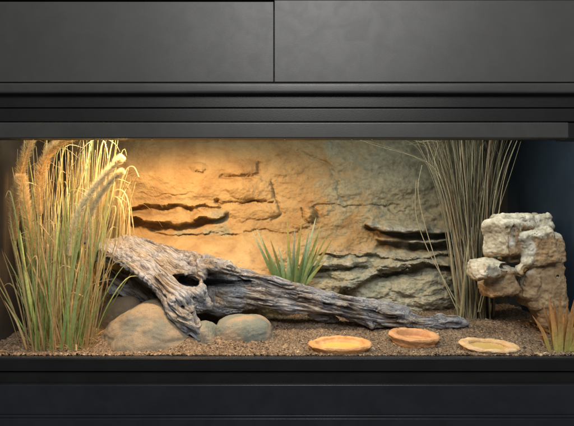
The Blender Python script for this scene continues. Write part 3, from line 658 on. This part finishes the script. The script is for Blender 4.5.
# ---------------------------------------------------------------- plants
class Rib:
    def __init__(s): s.V = []; s.F = []; s.C = []; s.n = 0
    def blade(s, pts, w, cols, face=None, nseg=14, fold=.25, prof='leaf'):
        P = np.array(pts, float); m = len(P)
        t = np.linspace(0, 1, nseg + 1) * (m - 1); i = np.clip(t.astype(int), 0, m - 2); f = (t - i)[:, None]
        g = lambda k: P[np.clip(i + k, 0, m - 1)]
        Q = .5 * ((2 * g(0)) + (-g(-1) + g(1)) * f + (2 * g(-1) - 5 * g(0) + 4 * g(1) - g(2)) * f ** 2 + (-g(-1) + 3 * g(0) - 3 * g(1) + g(2)) * f ** 3)
        T = np.gradient(Q, axis=0); T /= np.linalg.norm(T, axis=1)[:, None] + 1e-9
        fc = np.array(face if face is not None else (random.uniform(-.8, .8), -1, random.uniform(-.2, .5)))
        Sd = np.cross(T, fc); Sd /= np.linalg.norm(Sd, axis=1)[:, None] + 1e-9; Nn = np.cross(Sd, T)
        q = np.linspace(0, 1, nseg + 1)
        if prof == 'leaf': ww = np.minimum(.62 + 1.4 * q, 1) * (1 - q ** 3.0) ** .8 + .02
        elif prof == 'sword': ww = np.minimum(.55 + 1.2 * q, 1) * (1 - q ** 1.8) + .015
        else: ww = 1 - .65 * q
        hw = (w * .5 * ww)[:, None]
        L = Q - Sd * hw; R = Q + Sd * hw; Md = Q - Nn * hw * fold * -1
        s.V.append(np.stack([L, Md, R], 1).reshape(-1, 3))
        C = np.array(cols, float); qc = q * (len(C) - 1); ic = np.clip(qc.astype(int), 0, len(C) - 2) if len(C) > 1 else None
        cc = C[ic] * (1 - (qc - ic))[:, None] + C[ic + 1] * (qc - ic)[:, None] if len(C) > 1 else np.tile(C, (nseg + 1, 1))
        s.C.append(np.repeat(cc, 3, 0))
        for k in range(nseg):
            a = s.n + 3 * k
            s.F += [(a, a + 1, a + 4, a + 3), (a + 1, a + 2, a + 5, a + 4)]
        s.n += 3 * (nseg + 1)
    def tube(s, pts, r0, r1, cols, nseg=14, ns=5):
        P = np.array(pts, float); m = len(P)
        t = np.linspace(0, 1, nseg + 1) * (m - 1); i = np.clip(t.astype(int), 0, m - 2); f = (t - i)[:, None]
        g = lambda k: P[np.clip(i + k, 0, m - 1)]
        Q = .5 * ((2 * g(0)) + (-g(-1) + g(1)) * f + (2 * g(-1) - 5 * g(0) + 4 * g(1) - g(2)) * f ** 2 + (-g(-1) + 3 * g(0) - 3 * g(1) + g(2)) * f ** 3)
        T = np.gradient(Q, axis=0); T /= np.linalg.norm(T, axis=1)[:, None] + 1e-9
        A = np.cross(T, (.1, 1, .05)); A /= np.linalg.norm(A, axis=1)[:, None]; B = np.cross(T, A)
        q = np.linspace(0, 1, nseg + 1); r = (r0 + (r1 - r0) * q)[:, None, None]
        th = np.linspace(0, 2 * math.pi, ns, endpoint=False)[None, :, None]
        V = Q[:, None] + r * (np.cos(th) * A[:, None] + np.sin(th) * B[:, None]); s.V.append(V.reshape(-1, 3))
        C = np.array(cols, float); cc = C[:1] * (1 - q)[:, None] + C[-1:] * q[:, None]; s.C.append(np.repeat(cc, ns, 0))
        for k in range(nseg):
            for j in range(ns):
                a = s.n + k * ns; s.F.append((a + j, a + (j + 1) % ns, a + ns + (j + 1) % ns, a + ns + j))
        s.n += ns * (nseg + 1); return Q, T
    def build(s, name, m_, parent=None):
        me = mesh_np(name, np.concatenate(s.V), s.F)
        C = np.clip(np.concatenate(s.C), 0, 1); at = me.color_attributes.new('tint', 'FLOAT_COLOR', 'POINT')
        at.data.foreach_set('color', np.concatenate([C, np.ones((len(C), 1))], 1).astype(np.float32).ravel())
        return link(name, me, m_, parent)
def jit(c, a=.15):
    f = 1 + random.uniform(-a, a); return tuple(np.array(c) * f * np.array([1 + random.uniform(-a, a) * .4, 1, 1 + random.uniform(-a, a) * .4]))
U_ = random.uniform
GREEN = (.24, .38, .10); LGREEN = (.44, .49, .19); STRAW = (.58, .46, .22); RUST = (.50, .29, .12); CREAM = (.70, .60, .36)

def left_grass():
    root = empty('fountain_grass', (W(58, 352, .08)[0], .08, .012), 'tall dense green and straw fountain grass with fuzzy plumes at the front left corner', 'grass plant')
    g = Rib(); d = Rib(); st = Rib()
    for k in range(235):
        bx = U_(30, 94); y = U_(.10, .18) if k % 3 else U_(.02, .07); spread = (bx - 60) / 34
        z0 = ground_z(0, y) - .004
        tx = bx + spread * U_(0, 30) + random.gauss(0, 15); top = U_(126, 200) if k % 3 and random.random() < .5 else U_(180, 300)
        b0 = W(bx, 350, y); b0[2] = z0; y2 = y + U_(-.02, .06); y2 = max(y2, .02)
        tip = W(max(tx, -14), top, y2); mid = b0 * .5 + tip * .5 + np.array([spread * -.004 + U_(-.008, .008), 0, .01])
        pts = [b0, mid, tip]
        if random.random() < .42:
            pts.append(tip + np.array([U_(-.03, .05), U_(-.01, .02), U_(-.02, .012)]))
        if random.random() < .5: g.blade(pts, U_(.0017, .0040), [jit((.36, .36, .14)), jit(GREEN, .25), jit(LGREEN), jit(STRAW)])
        else: d.blade(pts, U_(.0014, .0034), [jit(RUST), jit(STRAW), jit(STRAW)])
    # leaning stray blades at the far left and low front
    for bx, tx, ty in ((30, 1, 248), (26, -4, 270), (22, -6, 283), (34, 8, 225), (45, 20, 250), (60, 34, 262), (28, 4, 300), (70, 86, 262), (88, 104, 275), (84, 99, 262), (76, 96, 244), (56, 40, 236), (64, 26, 252)):
        y = U_(.02, .05); b0 = W(bx, 352, y); b0[2] = .008; tip = W(tx, ty, y)
        d.blade([b0, b0 * .5 + tip * .5 + np.array([.004, 0, .006]), tip], U_(.003, .0045), [jit(RUST), jit(STRAW), jit(RUST)])
    for bx, tx, ty in ((70, 84, 262), (78, 98, 238), (60, 88, 200), (74, 103, 228), (50, 62, 190), (40, 20, 230), (36, 10, 215), (82, 94, 255), (66, 78, 215), (46, 34, 200)):
        y = U_(.02, .06); b0 = W(bx, 352, y); b0[2] = .008; tip = W(tx, ty, y)
        g.blade([b0, b0 * .45 + tip * .55 + np.array([-.004, 0, .004]), tip], U_(.0055, .0085), [jit(GREEN), jit(LGREEN), jit(LGREEN)])
    for k in range(90):  # thin hairlike stems criss-crossing
        bx = U_(25, 95); y = U_(.08, .17); b0 = W(bx, 350, y); b0[2] = .01; tx = bx + random.gauss(6, 22); tip = W(tx, U_(134, 190), max(.02, y + U_(-.02, .04)))
        st.tube([b0, b0 * .5 + tip * .5 + np.array([U_(-.015, .015), 0, 0]), tip], .0006, .0003, [jit(STRAW), jit(CREAM)], 10, 4)
    # arching tips right under the lamp
    for pts in ([(93, 260, .15), (96, 180, .14), (101, 148, .13), (104, 141, .12), (107, 150, .12), (108, 158, .12)], [(96, 260, .15), (99, 165, .14), (103, 141, .13), (109, 140, .12), (116, 145, .12), (120, 152, .12)],
                [(60, 300, .1), (66, 190, .1), (76, 160, .1), (86, 145, .1), (96, 139, .1)], [(50, 300, .1), (46, 200, .1), (48, 183, .1), (54, 181, .1), (60, 190, .1)], [(70, 300, .12), (72, 220, .12), (85, 170, .12), (92, 142, .12)]):
        st.blade([W(*p) for p in pts], .0034, [LGREEN, STRAW, CREAM, CREAM], nseg=28, prof='stem')
    for k in range(70):   # fallen and broken blades around the foot
        x = W(U_(18, 104), 340, .08)[0]; y = U_(.012, .17); a = U_(0, 6.28); L = U_(.012, .05); z = float(ground_z(x, y)) + U_(.001, .006)
        p0 = np.array([x, y, z]); p2 = p0 + np.array([math.cos(a) * L, math.sin(a) * L * .5, U_(-.001, .012)]); p2[1] = max(p2[1], .008)
        d.blade([p0, (p0 + p2) / 2 + (0, 0, U_(0, .006)), p2], U_(.0015, .0030), [jit(STRAW), jit(RUST)], nseg=5)
    for k in range(34):   # bent blades
        bx = U_(34, 92); y = U_(.03, .10); b0 = W(bx, 350, y); b0[2] = .01; k1 = W(bx + random.gauss(0, 12), U_(215, 290), y); k2 = k1 + np.array([U_(-.07, .07), U_(-.01, .01), U_(-.07, .03)])
        d.blade([b0, b0 * .5 + k1 * .5, k1, k2], U_(.0016, .0034), [jit(STRAW), jit(STRAW), jit(RUST)], nseg=18)
    g.build('green_blades', M_leaf, root); d.build('dry_blades', M_leaf, root); st.build('thin_stems', M_dry, root)
    PL = [([(15, 240), (14, 222), (16, 196), (22, 168), (30, 141), (33, 128)], 0.070, 4.9, (.70, .53, .28)),
          ([(33, 262), (31, 238), (27, 210), (23, 190), (21, 176)], 0.060, 5.1, (.70, .54, .29)),
          ([(40, 215), (39, 196), (41, 172), (50, 151), (64, 140), (80, 133)], 0.080, 5.0, (.70, .52, .26)),
          ([(69, 256), (73, 232), (82, 206), (97, 184), (113, 166), (122, 157)], 0.070, 4.2, (.86, .76, .55)),
          ([(88, 238), (90, 218), (95, 203), (106, 187), (116, 176), (123, 171)], 0.090, 3.6, (.84, .74, .54))]
    for pts, y, wd, colr in PL:
        r = Rib(); P = [W(p[0], p[1], y) for p in pts]
        b0 = W(pts[0][0] * .6 + 58 * .4, 350, y); b0[2] = .01
        s2 = Rib(); Q, T = r.tube(P, RP(wd * .32, y), RP(wd * .22, y), [np.array(colr) * .8, colr], 40, 8)
        nh = 7500
        for k in range(nh):
            t = random.random(); f = t * 40; i = min(int(f), 39); f -= i; c0 = Q[i] * (1 - f) + Q[i + 1] * f; tt = T[i]
            a = rng.standard_normal(3); a -= tt * (a @ tt); a /= np.linalg.norm(a)
            env = min(1, .45 + 2.2 * t) * (1 if t < .88 else 1 - (t - .88) * 3.5)
            L = RP(wd, y) * env * U_(.6, 1.3); dirv = a * .85 + tt * .75 + rng.standard_normal(3) * .12; w_ = .00019
            sd = np.cross(dirv, rng.standard_normal(3)); sd /= np.linalg.norm(sd)
            base = c0 + a * RP(wd * .2, y)
            r.V.append(np.array([base - sd * w_, base + sd * w_, base + dirv * L + sd * w_ * .3, base + dirv * L - sd * w_ * .3]))
            cc = np.array(jit(colr, .25)); r.C.append(np.array([cc * .8, cc * .8, cc * 1.2, cc * 1.2])); r.F.append((r.n, r.n + 1, r.n + 2, r.n + 3)); r.n += 4
        so = r.build('seed_plume', M_plume, root)
        s2.tube([b0, b0 * .4 + P[0] * .6 + np.array([.003, 0, 0]), P[0], P[1]], .0012, .0009, [LGREEN, STRAW], 16, 6); s2.build('plume_stalk', M_dry, root)
left_grass()

def back_grass():
    root = empty('straw_grass', (W(106, 305, .3)[0], .3, .02), 'pale straw-yellow clump with drooping tips, behind the left end of the driftwood', 'grass plant')
    g = Rib()
    for k in range(64):
        bx = random.gauss(106, 8); y = U_(.28, .34); b0 = W(bx, 306, y); b0[2] = .02
        tx = bx + (bx - 104) * .7 + random.gauss(2, 5); top = U_(165, 255); tip = W(min(tx, 131), top, y + U_(-.03, .01))
        pts = [b0, b0 * .5 + tip * .5, tip]
        if random.random() < .15: pts += [tip + np.array([U_(.005, .02), -.005, .004]), tip + np.array([U_(.018, .03), -.01, -U_(.02, .06)])]
        g.blade(pts, U_(.0035, .0065), [jit(LGREEN if random.random() < .35 else STRAW), jit(STRAW), jit(CREAM)], nseg=18)
    for pts in ([(108, 290, .28), (105, 225, .25), (108, 200, .23), (116, 190, .22), (124, 192, .21), (129, 206, .2), (130, 236, .2)],
                [(112, 290, .28), (118, 220, .26), (121, 185, .25), (127, 169, .24), (134, 167, .23), (139, 177, .22)],
                [(104, 290, .28), (100, 240, .26), (104, 208, .24), (112, 197, .23), (120, 200, .22), (124, 215, .22), (124, 238, .22)],
                [(116, 290, .28), (120, 230, .27), (122, 200, .27), (130, 182, .3)]):
        g.blade([W(*p) for p in pts], .0052, [LGREEN, STRAW, CREAM, CREAM], nseg=30, prof='stem')
    for k in range(14): # very fine arching hairs over the backdrop
        y = .30; x0 = U_(118, 132); h = U_(168, 205); r_ = U_(18, 55)
        g.tube([W(x0 - 8, 260, y), W(x0, h + 12, y), W(x0 + r_ * .5, h, y + .03), W(x0 + r_, h + U_(6, 26), y + .04)], .0005, .0003, [STRAW, STRAW], 16, 4)
    g.build('drooping_blades', M_leaf, root)
back_grass()

def reeds():
    root = empty('dry_reeds', (W(472, 312, .27)[0], .27, .02), 'tall bundle of dry olive-grey reed stems fanning out at the back right', 'reeds')
    g = Rib(); OL = [(.18, .16, .10), (.27, .235, .155), (.09, .07, .045), (.42, .37, .25), (.18, .11, .065), (.22, .21, .145), (.08, .06, .04)]
    for k in range(300):
        q = random.gauss(0, .5); q = max(-1.05, min(1.05, q)); bx = 475 + 14 * q + random.gauss(0, 2.5); y = U_(.23, .32)
        b0 = W(bx, 312, y); b0[2] = .018; fan = q * 26 + random.gauss(-4, 17); lean = random.gauss(-7, 6)
        top = 120 if random.random() < .55 else U_(140, 240); pts = [b0]
        for j in range(1, 6):
            f = j / 5 * (312 - top) / 192; pts.append(W(bx + lean * f + fan * f ** 2.1 + random.gauss(0, .9), 312 - 192 * f, y + (U_(-.004, .004))))
        c = random.choice(OL)
        g.tube(pts, U_(.0008, .0018), U_(.0003, .0008), [jit(c, .3), jit(np.array(c) * 1.15, .3)], 15, 5)
        if random.random() < .22:   # thin side sheath
            p = pts[random.randint(2, 4)]; e = p + np.array([U_(-.02, .02), U_(-.01, .01), U_(.015, .05)])
            g.tube([p, p * .5 + e * .5 + (U_(-.003, .003), 0, 0), e], .0007, .0002, [jit(c, .3), jit(OL[3])], 5, 4)
    for k in range(13):  # left-arching tops
        bx = U_(458, 474); y = U_(.22, .3); b0 = W(bx, 312, y); b0[2] = .018; e = U_(395, 435) if k > 2 else U_(352, 378)
        g.tube([b0, W(bx - 11, 250, y), W(bx - 20, 200, y), W(bx - 30 - (430 - e) * .12, 164, y), W(e + 8, 145 + U_(-4, 2), y), W(e - 10, 140 + U_(-3, 6), y)], .0011, .0004, [jit(OL[1]), jit(OL[3])], 26, 5)
    for a in ([(458, 312), (440, 272), (425, 225), (418, 190), (422, 165)], [(462, 312), (444, 280), (428, 250), (416, 215), (416, 180)], [(480, 312), (492, 260), (498, 220), (502, 190), (508, 165), (517, 141)], [(478, 312), (490, 250), (494, 200), (504, 160), (512, 140)]):
        g.tube([W(p[0], p[1], .22) for p in a], .0013, .0006, [OL[3], OL[3]], 26, 5)
    g.build('stems', M_dry, root)
    h = Rib()
    for k in range(16):
        bx = U_(452, 490); y = U_(.21, .25); b0 = W(bx, 313, y); b0[2] = .018; tip = W(bx + U_(-14, 10), U_(225, 280), y)
        h.blade([b0, b0 * .5 + tip * .5, tip], U_(.003, .0055), [jit((.25, .25, .13)), jit((.36, .32, .2)), jit((.4, .34, .22))])
    h.build('broad_blades', M_leaf, root)
reeds()

def spiky():
    root = empty('spiky_plant', (W(292, 284, .27)[0], .27, .05), 'small pale green spiky leaved plant growing just behind the middle of the driftwood', 'plant')
    g = Rib()
    tips = [(252, 231, 280, 5), (256, 228, 284, 6), (262, 238, 280, 5), (270, 238, 286, 4.5), (278, 246, 288, 4), (287, 216, 291, 4.8), (295, 226, 292, 4), (302, 217, 294, 4.8), (316, 217, 298, 5), (322, 219, 302, 5), (331, 227, 300, 3.2), (334, 236, 303, 4.5), (327, 259, 302, 4.5), (309, 232, 297, 4.6), (280, 252, 285, 5), (298, 246, 291, 5), (288, 256, 289, 6), (311, 250, 300, 5), (268, 256, 281, 4.5), (318, 246, 304, 4.5), (304, 252, 296, 5)]
    for tx, ty, bx, w in tips:
        y = .27 + U_(-.012, .015); b0 = W(bx, 289, y); tip = W(tx, ty, y - U_(0, .035)); mid = b0 * .55 + tip * .45 + np.array([(bx - tx) * -.0001, 0, .006])
        lit = random.random()  # random per-leaf tone pick: pale green tips for most, brownish for the rest
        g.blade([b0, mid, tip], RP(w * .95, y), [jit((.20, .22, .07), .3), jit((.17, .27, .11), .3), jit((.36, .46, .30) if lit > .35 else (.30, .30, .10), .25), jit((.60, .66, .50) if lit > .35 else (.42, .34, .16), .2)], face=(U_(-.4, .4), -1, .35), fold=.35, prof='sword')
    g.build('leaves', M_leaf, root)
    s = Rib(); s.tube([W(292, 300, .275), W(292, 288, .275)], .008, .010, [(.2, .17, .1), (.2, .2, .1)], 4, 10); s.build('crown_base', M_dry, root)
spiky()
def red_plant():
    root = empty('bronze_plant', (W(560, 352, .045)[0], .045, .01), 'rust-bronze sword leaved plant with lime green leaf bases in the front right corner', 'plant')
    g = Rib()
    tips = [(532, 321, 551, 7), (542, 309, 555, 7), (548.5, 301, 557, 8), (553, 305, 559, 8), (560, 300, 561, 9), (568, 306, 564, 8), (575, 303, 566, 8), (578, 296, 568, 9), (584, 318, 570, 9), (564, 318, 561, 8), (552, 322, 557, 8), (590, 310, 572, 8)]
    tips += [(a + U_(-5, 5), b_ + U_(0, 22), c_ + U_(-3, 3), w * .8) for a, b_, c_, w in tips]
    for i, (tx, ty, bx, w) in enumerate(tips):
        y = .045 + U_(-.016, .016); b0 = W(bx, 358, y); b0[2] = .004; tip = W(tx, ty - 6, y + U_(-.01, .02)); mid = b0 * .5 + tip * .5 + np.array([(tx - bx) * -.0002, 0, .005])
        low = (.50, .56, .16) if i > 0 else (.40, .26, .10)
        g.blade([b0, mid, tip], RP(w * .74, y), [jit(low), jit((.58, .48, .16)), jit((.58, .33, .12)), jit((.55, .29, .11)), jit((.42, .20, .09))], face=(U_(-.4, .4), -1, .3), fold=.3, prof='sword')
    g.build('leaves', M_leaf, root)
red_plant()

# ---------------------------------------------------------------- lights, world, camera
def area(name, loc, tgt, sx, sy, e, colr):
    l = bpy.data.lights.new(name, 'AREA'); l.shape = 'RECTANGLE'; l.size = sx; l.size_y = sy; l.energy = e; l.color = colr
    o = bpy.data.objects.new(name, l); COL.objects.link(o); o.location = loc
    o.rotation_euler = (Vector(tgt) - Vector(loc)).to_track_quat('-Z', 'Y').to_euler(); return o
l = bpy.data.lights.new('basking_lamp', 'SPOT'); l.energy = 11.8; l.color = (1, .55, .19); l.spot_size = math.radians(161); l.spot_blend = .36; l.shadow_soft_size = .02
o = bpy.data.objects.new('basking_lamp', l); COL.objects.link(o); lp = W(146, 125, .050); o.location = (lp[0], .050, .516)
o.rotation_euler = (Vector((-.28, .12, .0)) - o.location).to_track_quat('-Z', 'Y').to_euler()
area('tube_lamp', (.02, .040, .535), (.02, .115, .12), 1.14, .03, 3.55, (.96, 1, .88))
area('room_light', (.12, -1.35, 1.42), (.05, 0, .35), .9, .6, 28, (1, .985, .96))  # soft general room light from in front and above, its source unseen
w = bpy.data.worlds.new('World'); scene.world = w; w.use_nodes = True
w.node_tree.nodes['Background'].inputs[0].default_value = (.9, .95, 1, 1); w.node_tree.nodes['Background'].inputs[1].default_value = .10
cd = bpy.data.cameras.new('Camera'); cam = bpy.data.objects.new('Camera', cd); COL.objects.link(cam); scene.camera = cam
cam.location = (0, -D, ZC); cam.rotation_euler = (math.pi / 2, 0, 0)
cd.sensor_width = 36; cd.lens = 36 * D / (574 * PX); cd.clip_start = .02; cd.clip_end = 50
scene.view_settings.view_transform = 'Standard'; scene.view_settings.look = 'None'; scene.view_settings.exposure = 0; scene.view_settings.gamma = 1
